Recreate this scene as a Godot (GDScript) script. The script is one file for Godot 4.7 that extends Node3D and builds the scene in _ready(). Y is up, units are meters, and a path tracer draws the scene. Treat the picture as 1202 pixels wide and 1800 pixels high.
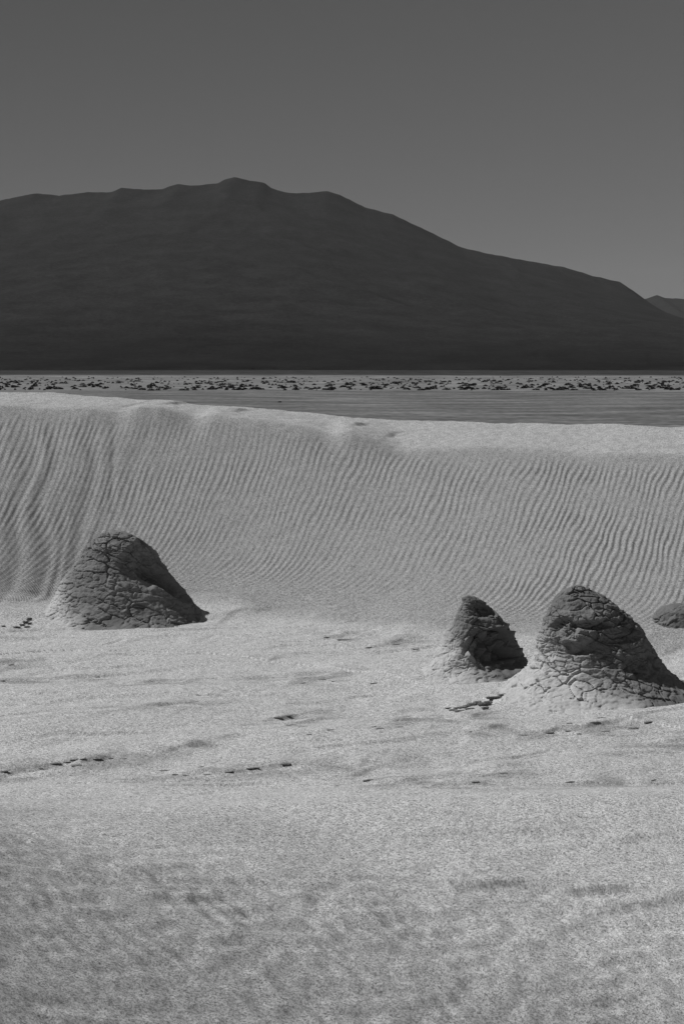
extends Node3D
# Black-and-white desert: cracked sandstone knobs on a sand flat, a rippled dune,
# a scrub plain and a dark mountain.  y up, camera looks along -z; "d" below is -z.

const EYE := 5.0
const LENS := 3000.0
const HORIZON := 645.0
const PLAIN := -0.5

var used := {}
var sky_image: Image
var n_fine := FastNoiseLite.new()
var n_mid := FastNoiseLite.new()
var n_fbm := FastNoiseLite.new()
var n_ridge := FastNoiseLite.new()
var n_cell := FastNoiseLite.new()
var n_cellval := FastNoiseLite.new()
var n_knob := FastNoiseLite.new()
var t_foot := PackedFloat32Array()
var t_brink := PackedFloat32Array()
var t_hb := PackedFloat32Array()
var t_hc := PackedFloat32Array()
var t_hs := PackedFloat32Array()
var aprons := []
var lobes := []
var scarps := []
var rng := RandomNumberGenerator.new()

# ---------------------------------------------------------------- helpers
func numbered(called: String) -> String:
	if not used.has(called):
		used[called] = 0
		return called
	used[called] += 1
	return "%s_%03d" % [called, used[called]]

func tag(o: Node, label: String, category: String, group := "") -> void:
	o.set_meta("label", label)
	o.set_meta("category", category)
	if group != "":
		o.set_meta("group", group)

func mesh_node(called: String, m: Mesh, mat: Material, kind := "") -> MeshInstance3D:
	var o := MeshInstance3D.new()
	o.name = numbered(called)
	o.mesh = m
	o.material_override = mat
	if kind != "":
		o.set_meta("kind", kind)
	add_child(o, true)
	return o

func noise(n: FastNoiseLite, sd: int, type: int, freq: float, octaves := 1) -> void:
	n.seed = sd
	n.noise_type = type
	n.frequency = freq
	n.fractal_type = FastNoiseLite.FRACTAL_FBM if octaves > 1 else FastNoiseLite.FRACTAL_NONE
	n.fractal_octaves = octaves

func lut(pts: Array, v: float) -> float:
	if v <= pts[0][0]:
		return pts[0][1]
	for i in range(1, pts.size()):
		if v <= pts[i][0]:
			var f: float = (v - pts[i - 1][0]) / (pts[i][0] - pts[i - 1][0])
			return lerpf(pts[i - 1][1], pts[i][1], f)
	return pts[pts.size() - 1][1]

func gray(v: float) -> Color:
	return Color(v, v, v)

# grid of (cols x rows) points -> one smooth indexed mesh; keep decides which quads are kept (per quad, 1 = yes)
func grid_mesh(p: PackedVector3Array, col: PackedColorArray, cols: int, rows: int, wrap: bool, keep := PackedByteArray(), flip := false) -> ArrayMesh:
	var nrm := PackedVector3Array()
	nrm.resize(p.size())
	for j in rows:
		var ja: int = maxi(j - 1, 0) * cols
		var jb: int = mini(j + 1, rows - 1) * cols
		for i in cols:
			var ia: int = (i - 1 + cols) % cols if wrap else maxi(i - 1, 0)
			var ib: int = (i + 1) % cols if wrap else mini(i + 1, cols - 1)
			var n: Vector3 = (p[jb + i] - p[ja + i]).cross(p[j * cols + ib] - p[j * cols + ia])
			nrm[j * cols + i] = (n if flip else -n).normalized()
	var idx := PackedInt32Array()
	var across: int = cols if wrap else cols - 1
	idx.resize(across * (rows - 1) * 6)
	var k := 0
	for j in rows - 1:
		for i in across:
			if keep.size() > 0 and keep[j * across + i] == 0:
				continue
			var a: int = j * cols + i
			var b: int = j * cols + (i + 1) % cols
			var c: int = a + cols
			var e: int = b + cols
			if flip:
				idx[k] = a; idx[k + 1] = b; idx[k + 2] = c
				idx[k + 3] = b; idx[k + 4] = e; idx[k + 5] = c
			else:
				idx[k] = a; idx[k + 1] = c; idx[k + 2] = b
				idx[k + 3] = b; idx[k + 4] = c; idx[k + 5] = e
			k += 6
	idx.resize(k)
	# drop the points no kept quad uses
	var at := PackedInt32Array()
	at.resize(p.size())
	at.fill(-1)
	var p2 := PackedVector3Array()
	var n2 := PackedVector3Array()
	var c2 := PackedColorArray()
	for q in k:
		var v: int = idx[q]
		if at[v] < 0:
			at[v] = p2.size()
			p2.append(p[v])
			n2.append(nrm[v])
			if col.size() > 0:
				c2.append(col[v])
		idx[q] = at[v]
	var arr := []
	arr.resize(Mesh.ARRAY_MAX)
	arr[Mesh.ARRAY_VERTEX] = p2
	arr[Mesh.ARRAY_NORMAL] = n2
	if col.size() > 0:
		arr[Mesh.ARRAY_COLOR] = c2
	arr[Mesh.ARRAY_INDEX] = idx
	var m := ArrayMesh.new()
	m.add_surface_from_arrays(Mesh.PRIMITIVE_TRIANGLES, arr)
	return m

# speckle texture: lo..hi are linear multipliers, mixed from fine and coarse noise
func speckle(size: int, sd: int, lo: float, hi: float, coarse: float) -> ImageTexture:
	var r := RandomNumberGenerator.new()
	r.seed = sd
	var cn := FastNoiseLite.new()
	noise(cn, sd, FastNoiseLite.TYPE_SIMPLEX_SMOOTH, 0.02, 3)
	var soft: Image = cn.get_seamless_image(size, size)
	var lay := []
	for freq in [0.55, 0.25]:
		noise(cn, sd + lay.size() + 40, FastNoiseLite.TYPE_VALUE_CUBIC, freq)
		var im: Image = cn.get_seamless_image(size, size)
		im.convert(Image.FORMAT_L8)
		lay.append(im.get_data())
	var out := PackedByteArray()
	out.resize(size * size)
	var table := PackedByteArray()
	for k in 256:
		table.append(int(gray(lerpf(lo, hi, k / 255.0)).linear_to_srgb().r * 255.0))
	var raw: PackedByteArray = soft.get_data()
	var step: int = raw.size() / (size * size)
	for y in size:
		for x in size:
			var q: int = y * size + x
			var f: float = 0.5 + 0.62 * (r.randf() + r.randf() - 1.0) + 0.85 * (lay[0][q] / 255.0 - 0.5) + 0.45 * (lay[1][q] / 255.0 - 0.5)
			f += coarse * (raw[(y * size + x) * step] / 255.0 - 0.5)
			out[y * size + x] = table[clampi(int(f * 255.0), 0, 255)]
	var img := Image.create_from_data(size, size, false, Image.FORMAT_L8, out)
	img.generate_mipmaps()
	return ImageTexture.create_from_image(img)

func surface(albedo: float, tex: Texture2D, scale: float, vertex := false) -> StandardMaterial3D:
	var m := StandardMaterial3D.new()
	m.albedo_color = gray(albedo).linear_to_srgb()
	m.roughness = 1.0
	m.metallic_specular = 0.08
	m.vertex_color_use_as_albedo = vertex
	if tex != null:
		m.albedo_texture = tex
		m.uv1_triplanar = true
		m.uv1_world_triplanar = true
		m.uv1_scale = Vector3.ONE * scale
	return m

# ---------------------------------------------------------------- the sand: height over (x, d)
func tables() -> void:
	var foot := [[-20.0, 24.0], [-10.0, 29.0], [-7.6, 32.6], [-5.4, 34.3], [-2.3, 34.0], [0.0, 32.8], [1.55, 31.4], [3.0, 30.3], [5.8, 28.9], [12.0, 27.5], [20.0, 27.0]]
	var brink_y := [[-700, 742], [-300, 712], [0, 712], [70, 718], [150, 717], [215, 726], [240, 714], [290, 718], [345, 736], [372, 727], [410, 734], [450, 738], [530, 750], [580, 764], [610, 756], [640, 764], [700, 786], [780, 787], [850, 785], [930, 789], [1000, 795], [1100, 797], [1202, 801], [1500, 806], [1900, 812]]
	var brink_d := [[-20.0, 41.5], [-4.0, 41.5], [2.0, 40.3], [8.0, 38.6], [20.0, 38.0]]
	var crest_y := [[-700, 676], [-300, 684], [0, 688], [100, 690], [200, 699], [300, 706], [400, 713], [500, 722], [600, 731], [700, 738], [800, 741], [1000, 745], [1202, 750], [1500, 756], [1900, 764]]
	for i in 1001:
		var x: float = (i - 500) * 0.04
		var db: float = lut(brink_d, x)
		var px: float = 601.0 + x / db * LENS
		var pc: float = 601.0 + x / (db + 4.5) * LENS
		t_foot.append(lut(foot, x) + 0.12 * n_mid.get_noise_2d(x * 0.4, 91.0))
		t_brink.append(db)
		t_hb.append(EYE - db * (lut(brink_y, px) - HORIZON) / LENS)
		t_hc.append(EYE - (db + 4.5) * (lut(crest_y, pc) - HORIZON) / LENS)
	for t in [t_foot, t_brink, t_hb, t_hc]:
		var w := 4 if t == t_hb else 18
		var src: PackedFloat32Array = t.duplicate()
		for i in t.size():
			var s := 0.0
			for k in range(-w, w + 1):
				s += src[clampi(i + k, 0, src.size() - 1)]
			t[i] = s / (2 * w + 1)

func smooth_brink() -> void:
	for i in 1001:
		var v := 0.0
		for k in range(-45, 46):
			v += t_hb[clampi(i + k, 0, 1000)]
		t_hs.append(v / 91.0)

func step01(a: float, b: float, v: float) -> float:
	var t := clampf((v - a) / (b - a), 0.0, 1.0)
	return t * t * (3.0 - 2.0 * t)

func sand(x: float, d: float) -> float:
	var h := 0.0
	var li: float = clampf((x + 20.0) / 0.04, 0.0, 999.0)
	var i0 := int(li)
	var fr: float = li - i0
	var df: float = lerpf(t_foot[i0], t_foot[i0 + 1], fr)
	if d < 24.0:
		# foreground mound: it falls away towards the camera, more so at the left
		var k: float = maxf(0.0, 19.3 - maxf(d, 10.5))
		h -= 0.021 * k * k * (1.0 - 0.07 * clampf(x, -3.0, 3.0))
		var xx: float = clampf(x, -5.0, 5.0)
		h -= k * (0.050 * xx - 0.004 * xx * xx)
		h += 0.10 * exp(-pow((d - 19.0) / 1.1, 2.0)) * (0.55 + 0.45 * step01(-2.0, 1.5, x))
		h -= 0.10 * exp(-pow((d - 20.9) / 1.2, 2.0))
		var near: float = 1.0 - step01(15.5, 19.0, d)
		if near > 0.0:
			var wx: float = x + 0.06 * n_mid.get_noise_2d(x * 0.9 + 9.0, d * 0.9)
			h += near * (0.026 * n_mid.get_noise_2d(wx * 1.6 + d * 0.5, d * 3.0 - wx * 0.8) + 0.016 * n_mid.get_noise_2d(wx * 3.4 + 50.0, d * 4.4 + wx)) * (0.8 + 0.4 * n_mid.get_noise_2d(x * 0.3, d * 0.3 + 8.0))
		# two low wavy scarps across the right half
		var w1: float = 18.05 + 0.16 * n_mid.get_noise_2d(x * 0.8, 3.0) + 0.02 * x
		h += 0.05 * step01(w1 - 0.10, w1 + 0.06, d) * exp(-maxf(d - w1, 0.0) / 0.8) * step01(-0.3, 1.2, x) * (0.5 + 0.5 * n_mid.get_noise_2d(x * 1.1, 44.0))
		var w2: float = 17.0 + 0.11 * n_mid.get_noise_2d(x * 1.1 + 70.0, 8.0) - 0.02 * x
		h += 0.075 * step01(w2 - 0.08, w2 + 0.03, d) * exp(-maxf(d - w2, 0.0) / 0.8) * step01(0.2, 1.6, x) * (0.85 + 0.30 * n_mid.get_noise_2d(x * 0.7, 61.0))
		var w3: float = 16.8 + 0.15 * n_mid.get_noise_2d(x * 0.9 + 20.0, 28.0)
		h += 0.05 * step01(w3 - 0.13, w3 + 0.05, d) * exp(-maxf(d - w3, 0.0) / 0.6) * step01(1.7, 2.8, x)
		if near > 0.0:
			var fp: float = (0.80 * x + 0.75 * d) / 0.21 + 0.6 * n_mid.get_noise_2d(x * 0.7, d * 0.7 + 60.0) + 0.15 * n_fine.get_noise_2d(x * 2.6, d * 2.6)
			h += near * 0.0050 * sin(TAU * fp) * clampf(0.55 + 0.9 * n_mid.get_noise_2d(x * 0.8 + 80.0, d * 0.8), 0.1, 1.2)
	if d > 17.0 and d < 40.0:
		var flat: float = step01(18.5, 21.0, d) * (1.0 - step01(df - 0.2, df + 1.5, d))
		if flat > 0.0:
			h += flat * 0.065 * n_mid.get_noise_2d(x * 0.16 + 31.0, (d - 0.3 * x) * 0.42)
			h += flat * 0.012 * n_mid.get_noise_2d(x * 0.7 + 3.0, (d - 0.3 * x) * 1.3)
			# ledges of bedrock showing through the sand, striking up to the right
			var f: float = d - 0.26 * x + 0.40 * n_mid.get_noise_2d(x * 0.35, d * 0.6 + 17.0) + 0.05 * n_fine.get_noise_2d(x * 1.6, d * 1.5)
			var m: float = n_mid.get_noise_2d(x * 0.30 + 7.0, f * 0.75 + 40.0) + 0.35 * n_fine.get_noise_2d(x * 1.4, f * 4.0)
			m = step01(0.0, 0.45, m)
			if m > 0.0:
				var q: float = f / 0.8
				var saw: float = q - floor(q)
				h -= flat * m * 0.045 * (saw if saw < 0.86 else (1.0 - saw) / 0.14 * 0.86)
	if d > 19.0 and d < 34.0:
		for q in scarps:
			if x > q[0] and x < q[1]:
				var dd: float = d - q[2] - q[3] * (x - q[0]) + 0.10 * n_mid.get_noise_2d(x * 1.3, q[2] * 7.0) + 0.03 * n_fine.get_noise_2d(x * 4.0, q[2])
				if dd > -0.1 and dd < 1.6:
					var tt: float = (x - q[0]) / (q[1] - q[0])
					var wear: float = clampf(0.55 + 0.8 * n_mid.get_noise_2d(x * 1.1, q[2] * 3.0 + 20.0), 0.0, 1.0)
					h += q[4] * wear * pow(4.0 * tt * (1.0 - tt), 1.3) * step01(-0.07, 0.05, dd) * exp(-maxf(dd, 0.0) / 0.5)
	for a in aprons:
		var ex: float = (x - a[0]) / a[2]
		var ed: float = (d - a[1]) / a[3]
		var rr: float = sqrt(ex * ex + ed * ed)
		if rr < 2.6:
			h += a[4] * exp(-pow(maxf(rr - 0.75, 0.0), 2.0) * 3.2)
	# the dune
	var db: float = lerpf(t_brink[i0], t_brink[i0 + 1], fr)
	var hb: float = lerpf(t_hb[i0], t_hb[i0 + 1], fr)
	var s: float = (d - df) / (db - df)
	if s > -0.6:
		var e := 0.13
		if d <= db:
			h += lerpf(lerpf(t_hs[i0], t_hs[i0 + 1], fr), hb, step01(0.80, 1.0, s)) * (sqrt(s * s + e * e) + s) * 0.5 / ((sqrt(1.0 + e * e) + 1.0) * 0.5)
		else:
			var hc: float = lerpf(t_hc[i0], t_hc[i0 + 1], fr)
			var u: float = (d - db) / 4.5
			if u <= 1.0:
				h += hb + (hc - hb) * (u * 1.35 - 0.35 * u * u)
			else:
				h += hc - minf((d - db - 4.5) * 0.12 * (1.0 + (d - db - 4.5) * 1.5), (d - db - 4.5) * 0.5)
		for l in lobes:
			var lx: float = x - l[0] - (d - l[1]) * 0.32
			if lx > -l[2] and lx < 0.35 and absf(d - l[1]) < l[3] * 2.0:
				var ramp: float = step01(-l[2], -0.05, lx) * (1.0 - step01(-0.04, 0.14, lx))
				h += l[4] * ramp * exp(-pow((d - l[1]) / l[3], 2.0))
		var up: float = d - df
		# wind ripples running up the face, swept to the left at the foot
		var am: float = step01(-0.35, 0.25, up) * (1.0 - step01(0.86, 1.0, s))
		if am > 0.0:
			var warp: float = 0.065 * n_mid.get_noise_2d(x * 0.35, d * 0.16) + 0.035 * n_mid.get_noise_2d(x * 1.3 + 40.0, d * 0.36) + 0.014 * n_fine.get_noise_2d(x * 3.2, d * 0.7)
			var ph: float = (x - (0.15 + 0.017 * x) * up + 1.9 * exp(-maxf(up, -0.5) / 0.9) + warp) / (0.122 - 0.0006 * x)
			var q: float = ph - floor(ph)
			var tri: float = q / 0.62 if q < 0.62 else (1.0 - q) / 0.38
			var prof: float = lerpf(tri * 2.0 - 1.0, -cos(PI * tri), 0.45)
			var r: float = 0.78 + 0.45 * n_mid.get_noise_2d(x * 0.35 + 11.0, d * 0.4) + 0.25 * n_fine.get_noise_2d(x * 2.0 + 5.0, d * 1.2)
			r *= 0.80 + 0.22 * step01(1.0, 5.0, x) 
			h += am * clampf(r, 0.3, 1.3) * 0.0150 * prof
			# coarser flutes on the steep left end
			var fl: float = 1.0 - step01(-5.6, -3.6, x)
			if fl > 0.0:
				var pf: float = (x - (0.10 + 0.024 * x) * up) * 3.0 + 0.8 * n_mid.get_noise_2d(x * 0.6, d * 0.25 + 5.0)
				h += fl * am * 0.026 * n_mid.get_noise_2d(pf, d * 0.10) 
		if s > 0.85:
			var cap: float = step01(0.9, 1.02, s)
			h += cap * (0.012 * n_mid.get_noise_2d(x * 2.4 - d * 1.1, d * 2.2 + x * 0.7) + 0.03 * n_mid.get_noise_2d(x * 0.5, d * 0.8))
	h += 0.004 * n_fine.get_noise_2d(x * 5.0, d * 5.0)
	return h

# where the sight line through a photo pixel meets the sand
func on_sand(px: float, py: float) -> Vector3:
	var pitch := atan(255.0 / LENS)
	var dir := Vector3((px - 601.0) / LENS, (900.0 - py) / LENS, -1.0).rotated(Vector3.RIGHT, -pitch)
	dir /= -dir.z
	var d := 10.0
	while d < 50.0:
		if EYE + dir.y * d <= sand(dir.x * d, d):
			break
		d += 0.02
	return Vector3(dir.x * d, sand(dir.x * d, d), -d)

func build_sand(mat: Material) -> void:
	var us := PackedFloat32Array()
	var u := -1.1
	while u < 1.1:
		us.append(u)
		u += 0.00058 if absf(u) < 0.225 else (0.0030 if absf(u) < 0.36 else 0.02)
	var ds := PackedFloat32Array()
	var d := 3.0
	while d < 62.0:
		ds.append(d)
		if d < 12.0:
			d += 0.25
		elif d < 29.0:
			d += d * d / (8535.0 if d < 18.5 else 12500.0)
		elif d < 44.0:
			d += 0.052
		elif d < 48.5:
			d += 0.075
		else:
			d += 0.5
	var cols := us.size()
	var rows := ds.size()
	var p := PackedVector3Array()
	var cl := PackedColorArray()
	cl.resize(cols * rows)
	p.resize(cols * rows)
	for j in rows:
		var dj := ds[j]
		for i in cols:
			var x := us[i] * dj
			p[j * cols + i] = Vector3(x, sand(x, dj), -dj)
			# the rippled face is toned greyer than the flat and the blown crest
			var li: int = clampi(int((x + 20.0) / 0.04), 0, 1000)
			var wob: float = 0.5 * n_mid.get_noise_2d(x * 0.5, dj * 0.7)
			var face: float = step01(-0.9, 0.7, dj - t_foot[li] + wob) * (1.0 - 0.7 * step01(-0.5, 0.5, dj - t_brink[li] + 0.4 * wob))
			# the tone darkens in a band along the ledges
			var ledge_tone := 1.0
			if dj > 19.0 and dj < 34.0:
				for q in scarps:
					if x > q[0] - 0.3 and x < q[1] + 0.3:
						var dd: float = (dj - q[2] - q[3] * (x - q[0]) + 0.25 * wob + 0.12) / 0.42
						if absf(dd) < 2.2:
							var tt: float = clampf((x - q[0] + 0.3) / (q[1] - q[0] + 0.6), 0.0, 1.0)
							ledge_tone = minf(ledge_tone, 1.0 - 0.30 * exp(-dd * dd) * 4.0 * tt * (1.0 - tt) * clampf(0.7 + 1.2 * n_mid.get_noise_2d(x * 1.2, dj * 2.4), 0.0, 1.2))
			var near: float = step01(-0.6, 0.8, 0.30 * (16.6 - dj) - 0.10 * clampf(x, -3.0, 3.0) + 0.5 * n_mid.get_noise_2d(x * 0.45, dj * 0.6))  # foreground darkening painted in as shade, strongest toward the lower left
			cl[j * cols + i] = gray((1.0 - 0.35 * face) * ledge_tone * (1.0 - 0.23 * near) * (1.0 + 0.05 * n_fbm.get_noise_2d(x * 0.5, (dj - 0.3 * x) * 1.2)) * 0.94)
	var dune := PackedByteArray()
	var flat := PackedByteArray()
	dune.resize((cols - 1) * (rows - 1))
	flat.resize((cols - 1) * (rows - 1))
	for j in rows - 1:
		for i in cols - 1:
			var x := us[i] * ds[j]
			var on: bool = ds[j] > t_foot[clampi(int((x + 20.0) / 0.04), 0, 1000)]
			dune[j * (cols - 1) + i] = 1 if on else 0
			flat[j * (cols - 1) + i] = 0 if on else 1
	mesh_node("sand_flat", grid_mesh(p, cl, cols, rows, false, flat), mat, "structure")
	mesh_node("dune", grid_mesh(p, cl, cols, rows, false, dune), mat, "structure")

# ---------------------------------------------------------------- rocks
# spec: dist, ground_y (photo row of the ground at that distance), left/right outlines as [row, column], depth, cuts, hollows, strata tilt, tone
func build_rock(called: String, s: Dictionary, mat: Material) -> MeshInstance3D:
	var sc: float = LENS / s.dist
	var gy: float = s.ground_y
	var left := []
	var right := []
	for q in s.left:
		left.append([(gy - q[0]) / sc, (q[1] - 601.0) / sc])
	for q in s.right:
		right.append([(gy - q[0]) / sc, (q[1] - 601.0) / sc])
	var top: float = left[left.size() - 1][0]
	var base_x: float = 0.5 * (left[1][1] + right[1][1])
	var ox: float = s.get("seed", 0) * 17.3
	var cols: int = s.get("cols", 440)
	var rows: int = s.get("rows", 230)
	var p := PackedVector3Array()
	var cl := PackedColorArray()
	p.resize(cols * rows)
	cl.resize(cols * rows)
	var low: float = left[0][0]
	for j in rows:
		var t: float = float(j) / (rows - 1)
		t = 1.0 - pow(1.0 - t, 1.25)
		var y: float = lerpf(low, top, t)
		var lx: float = lut(left, y) - base_x
		var rx: float = lut(right, y) - base_x
		var a: float = maxf(0.5 * (rx - lx), 0.004)
		var cx: float = 0.5 * (rx + lx)
		var skirt: float = exp(-maxf(y, -0.12) / 0.13)
		var b: float = a * s.depth + s.skirt * skirt
		a += 0.3 * s.skirt * skirt
		for i in cols:
			var th: float = TAU * i / cols
			var ct := cos(th)
			var sn := sin(th)
			var v := Vector3(cx + a * signf(ct) * pow(absf(ct), 0.92), y, b * signf(sn) * pow(absf(sn), 0.92))
			var out := Vector3(ct, 0.45, sn / s.depth).normalized()
			# planes that cut the body into faces
			for c in s.cuts:
				var over: float = c[0].dot(v - c[1])
				if over > -0.08 and sn > 0.0:
					var cpx: float = (v.x + base_x) * sc + 601.0
					var above: float = v.y - (gy - lut(c[3], cpx)) / sc + 0.03 * n_fbm.get_noise_2d(v.x * 4.0 + ox, v.y * 4.0)
					var below: float = (gy - lut(c[4], cpx)) / sc - v.y
					var soft: float = 0.5 * (over + sqrt(over * over + 0.0012))
					v -= c[0] * soft * c[2] * clampf(sn * 2.2, 0.0, 1.0) * step01(0.0, 0.14, above) * step01(0.0, 0.12, below)
			# lay of the beds
			var w := Vector3(v.x + ox, v.y + s.tilt * v.x, v.z + ox)
			var wa: float = n_fbm.get_noise_3d(w.x * 1.3, w.y * 1.6, w.z * 1.3)
			var wb: float = n_fbm.get_noise_3d(w.x * 1.3 + 31.0, w.y * 1.6, w.z * 1.3 - 12.0)
			var amp: float = step01(0.0, 0.12, a)
			var disp: float = s.rough * wa * amp
			# hollows with knobbly bottoms
			var knob := 0.0
			for q in s.hollows:
				var e1: float = (v.x - ((q[0] - 601.0) / sc - base_x)) / (q[2] / sc)
				var e2: float = (v.y - (gy - q[1]) / sc) / (q[3] / sc)
				var e: float = e1 * e1 + e2 * e2 + 0.45 * wb
				if e < 1.0 and sn > -0.1:
					var g: float = step01(0.0, q[5], 1.0 - e)
					disp -= q[4] * g
					knob = maxf(knob, q[6] * g)
			var q3 := Vector3((w.x + 0.18 * wa) * s.cell.x, (w.y + 0.13 * wb) * s.cell.y, (w.z + 0.18 * wb) * s.cell.x)
			var edge: float = n_cell.get_noise_3dv(q3) + 1.0
			var cell: float = n_cellval.get_noise_3dv(q3)
			var fades: float = 0.35 + 0.65 * step01(-0.25, 0.25, n_mid.get_noise_3d(w.x * 0.9, w.y * 0.9 + 7.0, w.z * 0.9))
			disp -= s.crack * fades * (1.0 - step01(0.0, 0.085, edge)) * amp
			disp += (0.011 * cell * fades + 0.004 * step01(0.0, 0.6, edge)) * amp
			var q4 := Vector3((w.x + 0.10 * wb) * s.cell.x * 2.3 + 5.0, (w.y + 0.07 * wa) * s.cell.y * 2.0, w.z * s.cell.x * 2.3)
			var edge2: float = n_cell.get_noise_3dv(q4) + 1.0
			disp -= s.crack * 0.55 * (1.0 - step01(0.0, 0.15, edge2)) * step01(-0.25, 0.2, wb + 0.3 * wa) * amp
			if knob > 0.0:
				var kn: float = n_knob.get_noise_3d(w.x * 4.6, w.y * 5.6, w.z * 4.6)
				disp += knob * 0.17 * (-0.42 - kn)
			# weathered bed edges
			var bed: float = w.y / s.bed + 0.9 * wa + 0.25 * wb
			var saw: float = bed - floor(bed)
			disp += s.ledge * step01(-0.1, 0.35, wb + 0.5 * cell) * ((saw / 0.8) if saw < 0.8 else (1.0 - saw) / 0.2) * amp
			disp += 0.010 * n_fine.get_noise_3d(w.x * 9.0, w.y * 13.0, w.z * 9.0) + 0.005 * n_fine.get_noise_3d(w.x * 24.0, w.y * 30.0, w.z * 24.0)
			v += out * disp
			p[j * cols + i] = v
			# blown sand in the low apron, painted sunlight up the left side; the body is darker varnished rock
			var dust_lit: float = 1.0 - step01(s.dust_lit - 0.35, s.dust_lit + 0.50, v.y + 0.30 * v.x * s.lit_lean + 0.22 * wb)
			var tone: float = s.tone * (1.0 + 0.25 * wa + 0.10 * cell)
			cl[j * cols + i] = gray(lerpf(tone, 0.48, dust_lit))
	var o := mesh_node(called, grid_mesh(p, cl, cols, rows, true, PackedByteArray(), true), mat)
	o.position = Vector3(base_x, 0.0, -s.dist)
	return o

# a low flat stone, half sunk
func stone_mesh(sd: int, sx: float, sy: float, sz: float, angular: float) -> ArrayMesh:
	var cols := 22
	var rows := 12
	var p := PackedVector3Array()
	for j in rows:
		var ph: float = -PI / 2 + PI * j / (rows - 1)
		for i in cols:
			var th: float = TAU * i / cols
			var v := Vector3(cos(ph) * cos(th), sin(ph), cos(ph) * sin(th))
			v.y = signf(v.y) * pow(absf(v.y), 0.95)
			var k: float = 1.0 + 0.30 * n_fbm.get_noise_3d(v.x * 1.2 + sd * 9.1, v.y * 1.2, v.z * 1.2) + angular * n_cellval.get_noise_3d(v.x * 2.2 + sd * 5.0, v.y * 1.5, v.z * 2.2)
			p.append(Vector3(v.x * sx * k, v.y * sy * k, v.z * sz * k))
	return grid_mesh(p, PackedColorArray(), cols, rows, true, PackedByteArray(), true)

# a low desert shrub: a dome of leaf clumps on short twigs
func shrub_mesh(sd: int, n: int) -> ArrayMesh:
	var r := RandomNumberGenerator.new()
	r.seed = sd
	var st := SurfaceTool.new()
	st.begin(Mesh.PRIMITIVE_TRIANGLES)
	for k in n:
		var a := r.randf() * TAU
		var q := sqrt(r.randf())
		var c := Vector3(cos(a) * q * 0.5, 0.0, sin(a) * q * 0.5)
		c.y = (0.12 + 0.80 * r.randf()) * sqrt(maxf(0.05, 1.0 - q * q)) * (0.8 + 0.3 * r.randf())
		for f in 3:
			var e1 := Vector3(r.randf() - 0.5, r.randf() - 0.5, r.randf() - 0.5).normalized() * 0.17
			var e2 := Vector3(r.randf() - 0.5, r.randf() - 0.5, r.randf() - 0.5).normalized() * 0.17
			st.add_vertex(c + e1)
			st.add_vertex(c + e2)
			st.add_vertex(c - e1 * 0.6 - e2 * 0.6)
	for k in 5:
		var a := TAU * k / 5.0 + r.randf()
		var e := Vector3(cos(a) * 0.3, 0.5, sin(a) * 0.3)
		var side := Vector3(-sin(a), 0, cos(a)) * 0.025
		st.add_vertex(side); st.add_vertex(-side); st.add_vertex(e)
	st.generate_normals()
	return st.commit()

const ORDINAL := ["first", "second", "third", "fourth", "fifth", "sixth", "seventh", "eighth", "ninth", "tenth", "eleventh", "twelfth", "thirteenth", "fourteenth", "fifteenth", "sixteenth", "seventeenth", "eighteenth", "nineteenth", "twentieth",
	"21st", "22nd", "23rd", "24th", "25th", "26th", "27th", "28th", "29th", "30th"]
const PLACES := ["near the left edge", "above the domed left rock", "under the mountain's summit", "just right of the summit", "left of the widest shrub", "above the pointed rock", "above the largest rock", "near the right edge"]

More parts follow.
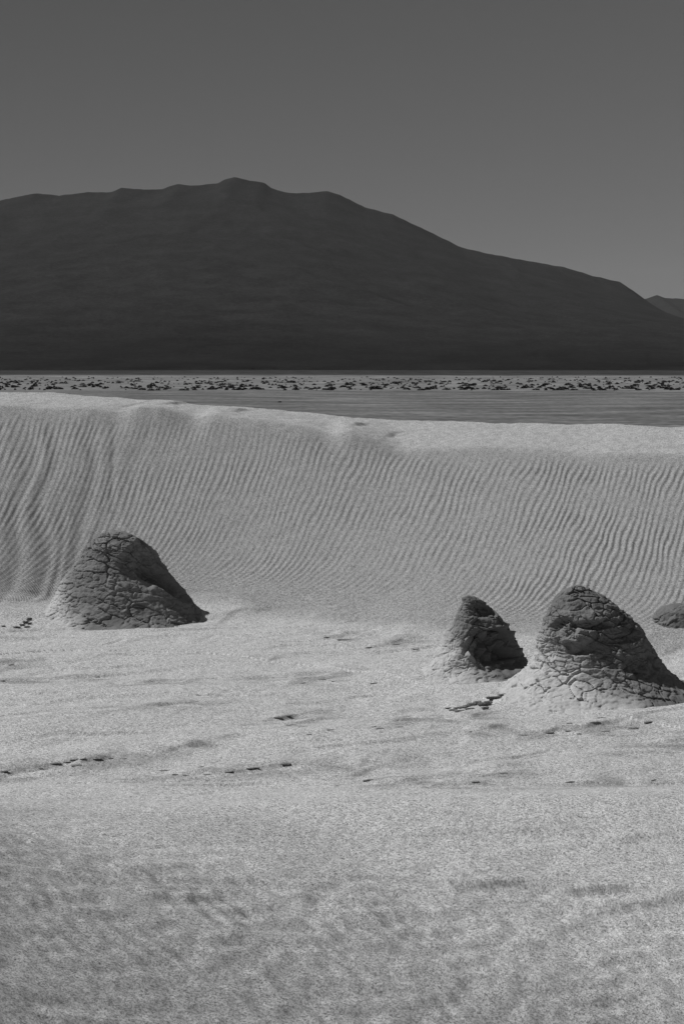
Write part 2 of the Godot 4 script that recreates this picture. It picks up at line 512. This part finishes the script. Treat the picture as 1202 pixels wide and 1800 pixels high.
# ---------------------------------------------------------------- the scene
func _ready() -> void:
	# camera
	var cam := Camera3D.new()
	cam.name = "camera"
	cam.fov = rad_to_deg(2.0 * atan(900.0 / LENS))
	cam.position = Vector3(0, EYE, 0)
	cam.rotation = Vector3(-atan(255.0 / LENS), 0, 0)
	cam.near = 0.1
	cam.far = 40000.0
	add_child(cam)
	cam.current = true
	# sky: clear and, as through a red filter, dark; paler at the horizon and on the sun's side
	var sun_az := deg_to_rad(79.0)
	var sun_el := deg_to_rad(48.0)
	var to_sun := Vector3(-sin(sun_az) * cos(sun_el), sin(sun_el), -cos(sun_az) * cos(sun_el))
	sky_image = Image.create_empty(512, 256, false, Image.FORMAT_RGBF)
	for j in 256:
		var el: float = PI * (0.5 - (j + 0.5) / 256.0)
		for i in 512:
			var az: float = TAU * ((i + 0.5) / 512.0) - PI
			var v := Vector3(sin(az) * cos(el), sin(el), -cos(az) * cos(el))
			var g: float = acos(clampf(v.dot(to_sun), -1.0, 1.0))
			var l: float = 0.022 + 0.088 * exp(-maxf(el, 0.0) / 0.17)
			l *= 0.30 + 2.1 * exp(-g / 0.70) + 0.16 * pow(cos(g), 2.0)
			sky_image.set_pixel(i, j, gray(l * 3.3 if el > 0.0 else 0.07))
	var env := Environment.new()
	env.background_mode = Environment.BG_SKY
	var sky := Sky.new()
	var pano := PanoramaSkyMaterial.new()
	pano.panorama = ImageTexture.create_from_image(sky_image)
	sky.sky_material = pano
	env.sky = sky
	env.tonemap_mode = Environment.TONE_MAPPER_LINEAR
	env.tonemap_exposure = 1.0
	env.fog_enabled = true
	env.fog_density = 0.000010
	env.fog_light_color = Color(0.8, 0.8, 0.8)
	env.sdfgi_enabled = true
	env.ssao_enabled = true
	env.ssil_enabled = true
	var we := WorldEnvironment.new()
	we.name = "world_environment"
	we.environment = env
	add_child(we)
	var sun := DirectionalLight3D.new()
	sun.name = "sun"
	sun.light_energy = 1.38
	sun.light_color = Color(1, 1, 1)
	sun.light_angular_distance = 0.5
	sun.shadow_enabled = true
	add_child(sun)
	sun.look_at_from_position(to_sun * 100.0, Vector3.ZERO, Vector3.UP)

	# noises
	noise(n_fine, 3, FastNoiseLite.TYPE_SIMPLEX_SMOOTH, 1.0)
	noise(n_mid, 5, FastNoiseLite.TYPE_SIMPLEX_SMOOTH, 1.0)
	noise(n_fbm, 11, FastNoiseLite.TYPE_SIMPLEX_SMOOTH, 1.0, 3)
	noise(n_ridge, 13, FastNoiseLite.TYPE_SIMPLEX_SMOOTH, 1.0, 5)
	n_ridge.fractal_type = FastNoiseLite.FRACTAL_RIDGED
	for n in [n_cell, n_cellval, n_knob]:
		noise(n, 21, FastNoiseLite.TYPE_CELLULAR, 1.0)
		n.cellular_distance_function = FastNoiseLite.DISTANCE_EUCLIDEAN
		n.cellular_jitter = 0.95
	n_cell.cellular_return_type = FastNoiseLite.RETURN_DISTANCE2_SUB
	n_cellval.cellular_return_type = FastNoiseLite.RETURN_CELL_VALUE
	n_knob.cellular_return_type = FastNoiseLite.RETURN_DISTANCE
	rng.seed = 77

	var grain := speckle(1024, 4, 0.08, 1.0, 0.10)
	var m_sand := surface(0.76, grain, 1.0 / 6.3, true)
	var m_rock := surface(1.0, speckle(1024, 6, 0.6, 1.0, 0.6), 1.0 / 5.0, true)
	var m_stone := surface(0.30, grain, 1.0 / 3.0)
	var m_plain := surface(1.0, speckle(1024, 8, 0.45, 1.0, 0.5), 1.0 / 500.0, true)
	var m_mount := surface(1.0, speckle(1024, 9, 0.25, 1.0, 0.8), 1.0 / 4000.0, true)
	var m_shrub := surface(0.035, null, 1.0)
	m_shrub.cull_mode = BaseMaterial3D.CULL_DISABLED

	build_mountain(m_mount)
	build_plain(m_plain)

	tables()
	smooth_brink()
	# sand banked against the rocks: x, d, reach across, reach in depth, height
	aprons = [[-4.3, 33.2, 1.75, 1.25, 0.05], [-6.3, 33.3, 1.0, 0.6, 0.10], [-2.7, 33.6, 0.9, 0.6, 0.10], [2.05, 27.3, 1.1, 0.85, 0.03], [1.05, 27.1, 0.6, 0.5, 0.04],
		[4.05, 25.5, 1.65, 1.3, 0.06], [2.35, 25.2, 0.6, 0.5, 0.04], [5.9, 29.3, 1.0, 0.35, 0.10]]
	# slumped lobes below the brink: x, d of the steep right end, length, depth, height
	lobes = [[-4.4, 44.5, 2.2, 0.8, 0.075], [-2.62, 43.6, 2.4, 0.7, 0.07], [0.42, 42.6, 1.8, 0.7, 0.075], [1.2, 41.9, 1.4, 0.5, 0.05], [-5.3, 43.5, 1.2, 0.7, 0.06]]
	# edges of bedrock sheets in the flat, as photo columns and rows of their ends and a height in metres
	for q in [[-60, 1362, 95, 1345, 0.06], [75, 1345, 225, 1332, 0.07], [220, 1332, 370, 1311, 0.04], [430, 1274, 585, 1249, 0.07], [505, 1281, 585, 1262, 0.05], [-60, 1200, 185, 1190, 0.05], [195, 1206, 355, 1197, 0.06], [380, 1197, 610, 1186, 0.07], [500, 1203, 630, 1187, 0.06],
			[235, 1361, 425, 1352, 0.06], [375, 1359, 525, 1345, 0.07], [500, 1345, 725, 1335, 0.04], [635, 1375, 770, 1369, 0.05], [775, 1363, 925, 1347, 0.07], [695, 1379, 985, 1375, 0.06], [975, 1376, 1190, 1367, 0.07], [655, 1282, 785, 1271, 0.06], [775, 1272, 885, 1261, 0.06], [895, 1298, 1065, 1283, 0.07],
			[995, 1292, 1155, 1269, 0.06], [815, 1292, 905, 1284, 0.05], [555, 1120, 645, 1129, 0.05], [635, 1142, 765, 1133, 0.06], [-60, 1176, 85, 1163, 0.06], [1040, 1320, 1260, 1300, 0.05], [100, 1262, 420, 1240, 0.04]]:
		var d0: float = EYE * LENS / (q[1] - HORIZON)
		var d1: float = EYE * LENS / (q[3] - HORIZON)
		var x0: float = (q[0] - 601.0) / LENS * d0
		var x1: float = (q[2] - 601.0) / LENS * d1
		scarps.append([x0, x1, d0, (d1 - d0) / (x1 - x0), 1.05 * q[4]])
	build_sand(m_sand)
	build_rocks(m_rock)
	build_stones(m_stone)
	build_scrub(m_shrub)

func build_mountain(mat: Material) -> void:
	var ridge := [[-1800, 640], [-1300, 560], [-800, 470], [-400, 395], [-150, 366], [0, 357], [40, 349], [70, 343], [110, 347], [160, 341], [200, 342], [218, 333], [255, 337], [290, 336], [315, 327], [345, 330], [385, 326], [400, 318], [415, 315], [440, 321], [465, 324], [480, 335], [510, 343], [545, 342], [575, 339], [600, 347], [640, 367], [690, 380], [740, 403], [810, 437], [860, 448], [900, 455], [990, 471], [1040, 486], [1085, 496], [1102, 507], [1112, 517], [1120, 528], [1150, 560], [1260, 610], [1500, 648]]
	var cols := 620
	var rows := 151
	for part in 2:
		var p := PackedVector3Array()
		var cl := PackedColorArray()
		var far: float = 7200.0 if part == 0 else 10500.0
		var near: float = 3000.0 if part == 0 else 7000.0
		for j in rows:
			var t: float = float(j) / (rows - 1) * 1.25
			var d: float = lerpf(near, far, t)
			for i in cols:
				var px: float = lerpf(-1800.0, 1550.0, float(i) / (cols - 1)) if part == 0 else lerpf(700.0, 2300.0, float(i) / (cols - 1))
				var x: float = (px - 601.0) / LENS * far
				var ry: float = lut(ridge, px) if part == 0 else lut([[700, 648], [1000, 580], [1090, 535], [1135, 524], [1150, 519], [1165, 524], [1202, 526], [1350, 540], [1700, 590], [2300, 648]], px)
				var soft_y: float = 0.0
				for q in 9:
					soft_y += lut(ridge, px + (q - 4) * 45.0) / 9.0
				ry += 1.1 * n_fbm.get_noise_1d(px * 0.045)
				if part == 0:
					ry = lerpf(maxf(soft_y, ry - 6.0), ry, step01(0.80, 1.0, t))
				var hr: float = maxf(0.0, (HORIZON - ry) / LENS * far + 5.0)
				var n: float = n_ridge.get_noise_2d(x / 1500.0 + 0.25 * d / 1500.0, d / 3400.0 + part * 9.0)
				var n2: float = n_ridge.get_noise_2d(x / 420.0 + 4.0, d / 800.0)
				var h: float
				if t <= 1.0:
					var g: float = pow(t, 1.45)
					h = hr * g * (1.0 + (0.05 * n + 0.05 * n2) * (1.0 - t) * step01(0.1, 0.4, t) * 1.6 - 0.10 * (1.0 - t) * step01(0.1, 0.4, t))
					h = minf(h, (hr / far) * d * 0.985) if t < 0.985 else h
				else:
					h = hr * (1.0 - 1.6 * (t - 1.0))
				p.append(Vector3(x, PLAIN - 3.0 + h, -d))
				# scrub-dark lower fans, paler bare rock above
				var tone: float = lerpf(0.015, 0.029, step01(0.02, 0.5, t + 0.12 * n)) * (1.0 + 0.12 * n2)
				cl.append(gray(tone if part == 0 else 0.030))
		mesh_node("mountain" if part == 0 else "far_hill", grid_mesh(p, cl, cols, rows, false), mat, "structure")

func build_plain(mat: Material) -> void:
	var ds := PackedFloat32Array()
	var d := -60.0
	while d < 20.0:
		ds.append(d)
		d += 20.0
	d = 20.0
	while d < 14000.0:
		ds.append(d)
		d += maxf(d * d / 12000.0 * 0.5, 0.8) if d < 900.0 else d * 0.05
	var cols := 180
	var p := PackedVector3Array()
	var cl := PackedColorArray()
	for dj in ds:
		for i in cols:
			var q: float = float(i) / (cols - 1) * 2.0 - 1.0
			var x: float = (0.5 * q + 0.5 * q * q * q) * (70.0 + absf(dj) * 1.1)
			p.append(Vector3(x, PLAIN if dj > 60.0 else -2.2, -dj))
			var row: float = HORIZON + 5.5 * LENS / maxf(dj, 30.0)
			# bands of bare clay, pale silt and dark gravel across the plain
			var streak: float = n_fbm.get_noise_2d(x * 0.018 + 3.0, row * 0.20 + 1.2 * n_mid.get_noise_2d(x * 0.012, row * 0.02))
			var wander: float = 2.0 * n_mid.get_noise_2d(x * 0.004, 5.0)
			var clay: float = 0.18 * (1.0 + 0.40 * streak)
			var v: float = clay
			v = lerpf(v, 0.235 * (1.0 + 0.25 * streak), 1.0 - step01(682.5, 688.5, row + 2.0 * n_fbm.get_noise_2d(x * 0.03, row * 0.1)))
			v = lerpf(v, 0.058 * (1.0 + 0.5 * n_fbm.get_noise_2d(x * 0.002, row * 0.7)), 1.0 - step01(658.0, 661.5, row + wander * 0.5))
			v *= 1.0 + 0.35 * n_fine.get_noise_2d(x * 0.05, row * 0.8)
			v = lerpf(v, 0.034, 1.0 - step01(650.0, 653.0, row + wander * 0.4))
			cl.append(gray(v))
	mesh_node("plain", grid_mesh(p, cl, cols, ds.size(), false), mat, "structure")

func build_rocks(mat: Material) -> void:
	var a := build_rock("sandstone_rock", {
		"seed": 1, "rough": 0.045, "dist": 33.2, "ground_y": 1097.0, "skirt": 0.40, "depth": 0.70, "tilt": 0.22, "tone": 0.215, "crack": 0.036, "cell": Vector2(1.8, 5.6),
		"bed": 0.16, "ledge": 0.014, "dust_lit": -1.05, "lit_lean": 5.0,
		"left": [[1125, 40], [1097, 66], [1075, 77], [1060, 86], [1045, 94], [1020, 111], [995, 129], [975, 143], [960, 151], [947, 161], [940, 171], [936, 183], [934, 192], [933, 199]],
		"right": [[1125, 392], [1097, 368], [1085, 355], [1075, 347], [1060, 338], [1045, 325], [1030, 312], [1005, 294], [985, 281], [970, 270], [955, 256], [946, 243], [940, 231], [936, 219], [934, 210], [933, 203]],
		"cuts": [[Vector3(0.82, 0.05, 0.56).normalized(), Vector3(0.14, 1.07, 0.66), 1.0, [[203, 900], [214, 950], [226, 985], [245, 1006], [290, 1034], [335, 1062], [400, 1092]], [[0, 800], [500, 800]]]],
		"hollows": [[255, 985, 45, 45, 0.10, 0.6, 0.4]]}, mat)
	tag(a, "cracked dome-shaped sandstone rock at left, black shaded hollow on its upper right", "rock")
	var b := build_rock("sandstone_rock", {
		"seed": 2, "rough": 0.06, "dist": 27.3, "ground_y": 1194.0, "skirt": 0.34, "depth": 0.72, "tilt": 0.10, "tone": 0.17, "crack": 0.030, "cell": Vector2(2.3, 5.2),
		"bed": 0.13, "ledge": 0.012, "dust_lit": 0.22, "lit_lean": 3.6,
		"left": [[1222, 690], [1194, 722], [1187, 742], [1170, 757], [1150, 766], [1140, 773], [1115, 785], [1090, 799], [1070, 812], [1058, 815], [1053, 813], [1050, 817], [1048, 822]],
		"right": [[1222, 965], [1194, 942], [1180, 932], [1170, 927], [1162, 926], [1150, 921], [1138, 915], [1122, 908], [1102, 895], [1085, 880], [1072, 865], [1060, 850], [1053, 840], [1050, 834], [1048, 826]],
		"cuts": [[Vector3(0.78, -0.10, 0.62).normalized(), Vector3(-0.22, 0.58, 0.48), 0.75, [[800, 1080], [812, 1128], [830, 1155], [870, 1178], [926, 1174], [960, 1180]], [[800, 1116], [850, 1101], [890, 1098], [926, 1118]]],
			[Vector3(0.70, -0.15, 0.70).normalized(), Vector3(-0.14, 1.13, 0.12), 0.55, [[805, 1050], [818, 1080], [850, 1090], [880, 1086]], [[800, 1053], [840, 1055], [900, 1055]]]],
		"hollows": [[848, 1074, 24, 12, 0.03, 0.4, 0.3], [872, 1138, 66, 42, 0.06, 0.35, 2.0]]}, mat)
	tag(b, "pointed sandstone rock with dark knobbly hollows on its front, left of the largest rock", "rock")
	var c := build_rock("sandstone_rock", {
		"seed": 3, "rough": 0.06, "dist": 25.6, "ground_y": 1231.0, "skirt": 0.55, "depth": 0.68, "tilt": 0.22, "tone": 0.19, "crack": 0.035, "cell": Vector2(2.6, 6.0),
		"bed": 0.17, "ledge": 0.026, "dust_lit": 0.16, "lit_lean": 2.6, "cols": 520, "rows": 280,
		"left": [[1262, 845], [1231, 882], [1215, 900], [1195, 916], [1172, 935], [1150, 949], [1110, 953], [1080, 962], [1050, 976], [1040, 989], [1034, 1002], [1031, 1010], [1030, 1014]],
		"right": [[1262, 1330], [1231, 1265], [1215, 1227], [1205, 1203], [1185, 1177], [1160, 1163], [1140, 1151], [1125, 1142], [1107, 1129], [1087, 1110], [1070, 1090], [1050, 1065], [1040, 1047], [1034, 1032], [1031, 1023], [1030, 1018]],
		"cuts": [[Vector3(0.55, -0.25, 0.80).normalized(), Vector3(-0.35, 0.95, 0.62), 0.35, [[955, 1060], [975, 1130], [1010, 1150], [1060, 1130], [1100, 1120]], [[955, 1105], [1000, 1092], [1060, 1096], [1100, 1108]]]],
		"hollows": [[990, 1100, 26, 20, 0.07, 0.6, 0.9], [1012, 1130, 34, 16, 0.06, 0.7, 1.1], [1120, 1165, 40, 22, 0.06, 0.5, 0.9], [1035, 1094, 42, 9, 0.07, 0.6, 0.2], [1085, 1118, 40, 8, 0.05, 0.6, 0.4]]}, mat)
	tag(c, "largest cracked sandstone rock at right, with ledges stepping down its right side", "rock")
	var foot := -on_sand(1178.0, 1104.0).z + 0.45
	var e := build_rock("sandstone_outcrop", {
		"seed": 4, "rough": 0.06, "dist": foot, "ground_y": HORIZON + EYE * LENS / foot, "skirt": 0.0, "depth": 0.75, "tilt": 0.05, "tone": 0.17, "crack": 0.03, "cell": Vector2(3.8, 5.0),
		"bed": 0.2, "ledge": 0.01, "dust_lit": -1.0, "lit_lean": 0.5, "cols": 240, "rows": 90,
		"left": [[1140, 1136], [1112, 1146], [1100, 1150], [1085, 1154], [1075, 1160], [1068, 1172], [1065, 1184], [1064, 1200]],
		"right": [[1140, 1304], [1112, 1290], [1100, 1282], [1085, 1270], [1075, 1255], [1068, 1238], [1065, 1222], [1064, 1205]],
		"cuts": [], "hollows": []}, mat)
	tag(e, "small rounded cracked rock half sunk in the rippled sand at the right edge", "rock")

func build_stones(mat: Material) -> void:
	var meshes := []
	for k in 7:
		meshes.append(stone_mesh(k, 0.5, 0.5, 0.5, 0.30))
	# column, row, width and height in photo pixels
	var sets := [
		["dark rubble stone at the largest rock's left foot", "rubble at the foot of the largest rock",
			[[856, 1240, 16, 9], [846, 1241, 14, 7], [838, 1238, 14, 6], [862, 1232, 16, 6], [872, 1228, 16, 5], [882, 1223, 15, 4], [829, 1240, 16, 5], [820, 1243, 14, 4], [812, 1245, 15, 4], [803, 1246, 13, 3], [795, 1249, 14, 3], [824, 1247, 16, 3], [806, 1251, 18, 3], [852, 1247, 12, 5], [787, 1246, 10, 2]]],
		["dark stone heaped left of the domed left rock", "stones beside the left rock",
			[[52, 1091, 9, 5], [46, 1096, 11, 5], [40, 1100, 10, 4], [53, 1098, 8, 4], [30, 1104, 14, 3], [48, 1103, 10, 3], [7, 1102, 7, 3]]],
		["thin dark flake in lower left sand", "flakes of bedrock on the sand flat",
			[[8, 1357, 16, 5], [98, 1344, 18, 4], [118, 1341, 14, 3], [133, 1337, 18, 4], [134, 1346, 18, 3], [146, 1336, 10, 3], [172, 1335, 14, 2], [196, 1334, 9, 4], [219, 1334, 8, 2], [72, 1353, 8, 3]]],
		["thin dark flake in the middle sand", "flakes of bedrock on the sand flat",
			[[490, 1263, 16, 4], [506, 1259, 14, 3], [512, 1275, 18, 3], [530, 1278, 10, 2], [543, 1292, 8, 3], [580, 1284, 11, 4], [353, 1349, 10, 3], [288, 1355, 14, 3], [308, 1362, 10, 3], [326, 1364, 8, 3], [363, 1362, 12, 3], [403, 1357, 14, 2], [444, 1351, 22, 3], [503, 1345, 17, 6], [648, 1372, 18, 5], [591, 1382, 8, 2]]],
		["thin dark flake below the largest rock", "flakes of bedrock on the sand flat",
			[[668, 1281, 12, 4], [656, 1278, 10, 2], [700, 1278, 14, 2], [826, 1287, 6, 3], [920, 1293, 18, 3], [965, 1289, 14, 3], [998, 1286, 12, 3], [1017, 1291, 8, 4], [1000, 1272, 10, 3], [1045, 1270, 16, 2], [1063, 1286, 14, 2], [1113, 1281, 16, 5], [1138, 1271, 14, 3], [1163, 1241, 13, 4], [1058, 1262, 14, 2], [1002, 1376, 14, 4], [835, 1375, 12, 3], [1148, 1372, 10, 3], [880, 1359, 20, 2]]],
		["thin dark flake between domed and pointed rock", "flakes of bedrock on the sand flat",
			[[573, 1121, 10, 3], [607, 1125, 24, 2], [648, 1139, 10, 3], [696, 1133, 14, 2], [731, 1142, 12, 2], [656, 1202, 12, 3], [566, 1195, 14, 3], [586, 1198, 8, 2], [532, 1201, 10, 3], [20, 1169, 9, 3], [4, 1198, 10, 3], [170, 1190, 10, 2], [348, 1223, 6, 3], [730, 1145, 14, 2]]]]
	var first := {}
	for q in sets:
		q[2].sort_custom(func(a, b): return a[0] < b[0])
		var count := 0
		for w in q[2]:
			count += 1
			var at := on_sand(w[0], w[1])
			var wide: float = w[2] * -at.z / LENS
			var tall: float = w[3] * -at.z / LENS
			var k: int = rng.randi() % meshes.size()
			var o: MeshInstance3D
			if first.has(k):
				o = first[k].duplicate()
				o.name = numbered("rock_flake")
				add_child(o, true)
			else:
				o = mesh_node("rock_flake", meshes[k], mat)
				first[k] = o
			o.position = at + Vector3(0, tall * (0.15 if q[1].begins_with("flakes") else 0.45), 0)
			o.scale = Vector3(wide * 1.1, tall * (0.45 if q[1].begins_with("flakes") else 0.9), wide * rng.randf_range(0.3, 0.6))
			o.rotation = Vector3(rng.randf_range(-0.1, 0.1), rng.randf_range(0.0, 0.35), rng.randf_range(-0.05, 0.12))
			var size: String = "tiny " if w[2] <= 9 else ("long " if w[2] >= 16 else "")
			tag(o, size + q[0] + ", " + ORDINAL[count - 1] + " from the left", "stone", q[1])

func build_scrub(mat: Material) -> void:
	var meshes := []
	for k in 5:
		meshes.append(shrub_mesh(100 + k, 60))
	# rows of the scrub belt: photo row, spread, how many, width in pixels from..to, height from..to
	var rows := [[684.0, 2.4, 70, 8.0, 20.0, 4.5, 8.0, "low dark nearest-row shrub"], [678.5, 2.6, 75, 6.0, 15.0, 3.5, 6.5, "low dark second-row shrub"],
		[673.0, 2.6, 85, 5.0, 13.0, 3.0, 5.5, "small dark mid-belt shrub"], [667.0, 2.0, 45, 4.0, 9.0, 2.0, 3.5, "tiny far-edge shrub"]]
	var protos := {}
	for r in rows:
		var spots := []
		for k in r[2]:
			var px: float = rng.randf_range(-4.0, 1206.0)
			for tries in 6:
				if n_mid.get_noise_2d(px * 0.018, r[0]) > rng.randf_range(-0.5, 0.4):
					break
				px = rng.randf_range(-4.0, 1206.0)
			spots.append(px)
		spots.sort()
		var count := 0
		var place := 0
		for px in spots:
			var now: int = clampi(int(px / 150.3), 0, 7)
			count = count + 1 if now == place else 1
			place = now
			var row: float = r[0] + rng.randf_range(-r[1], r[1])
			shrub(protos, meshes, mat, px, row, rng.randf_range(r[3], r[4]), rng.randf_range(r[5], r[6]), "%s %s, %s from the left" % [r[7], PLACES[place], ORDINAL[count - 1]], "desert shrubs across the plain")
	shrub(protos, meshes, mat, 660.0, 684.0, 26.0, 9.0, "widest black shrub of the nearest row, right of the middle", "")
	shrub(protos, meshes, mat, 492.0, 707.0, 8.0, 4.0, "lone small shrub on the grey flat just beyond the dune crest", "")
	# beyond the frame and too small to tell apart: one mass
	var mm := MultiMesh.new()
	mm.transform_format = MultiMesh.TRANSFORM_3D
	mm.mesh = meshes[0]
	mm.instance_count = 1800
	for k in 1800:
		var px: float = rng.randf_range(-900.0, 2100.0)
		var row: float = rng.randf_range(663.0, 686.0)
		var d: float = 5.5 * LENS / (row - HORIZON)
		var s: float = rng.randf_range(0.25, 0.8)
		mm.set_instance_transform(k, Transform3D(Basis.from_scale(Vector3(s * rng.randf_range(1.0, 2.2), s * 0.8, s)), Vector3((px - 601.0) / LENS * d, PLAIN, -d)))
	var mi := MultiMeshInstance3D.new()
	mi.name = "scrub"
	mi.multimesh = mm
	mi.material_override = mat
	mi.set_meta("kind", "stuff")
	tag(mi, "far scatter of tiny scrub beyond the shrub belt", "scrub")
	add_child(mi)

func shrub(protos: Dictionary, meshes: Array, mat: Material, px: float, row: float, wide: float, tall: float, label: String, group: String) -> void:
	var d: float = 5.5 * LENS / (row - HORIZON)
	var k: int = rng.randi() % meshes.size()
	var o: MeshInstance3D
	if protos.has(k):
		o = protos[k].duplicate()
		o.name = numbered("desert_shrub")
		if o.has_meta("group"):
			o.remove_meta("group")
		add_child(o, true)
	else:
		o = mesh_node("desert_shrub", meshes[k], mat)
		protos[k] = o
	o.position = Vector3((px - 601.0) / LENS * d, PLAIN - 0.02, -d)
	o.scale = Vector3(0.85 * wide * d / LENS, 0.68 * tall * d / LENS, wide * 0.8 * d / LENS)
	o.rotation.y = rng.randf_range(0.0, 0.6)
	tag(o, label, "shrub", group)
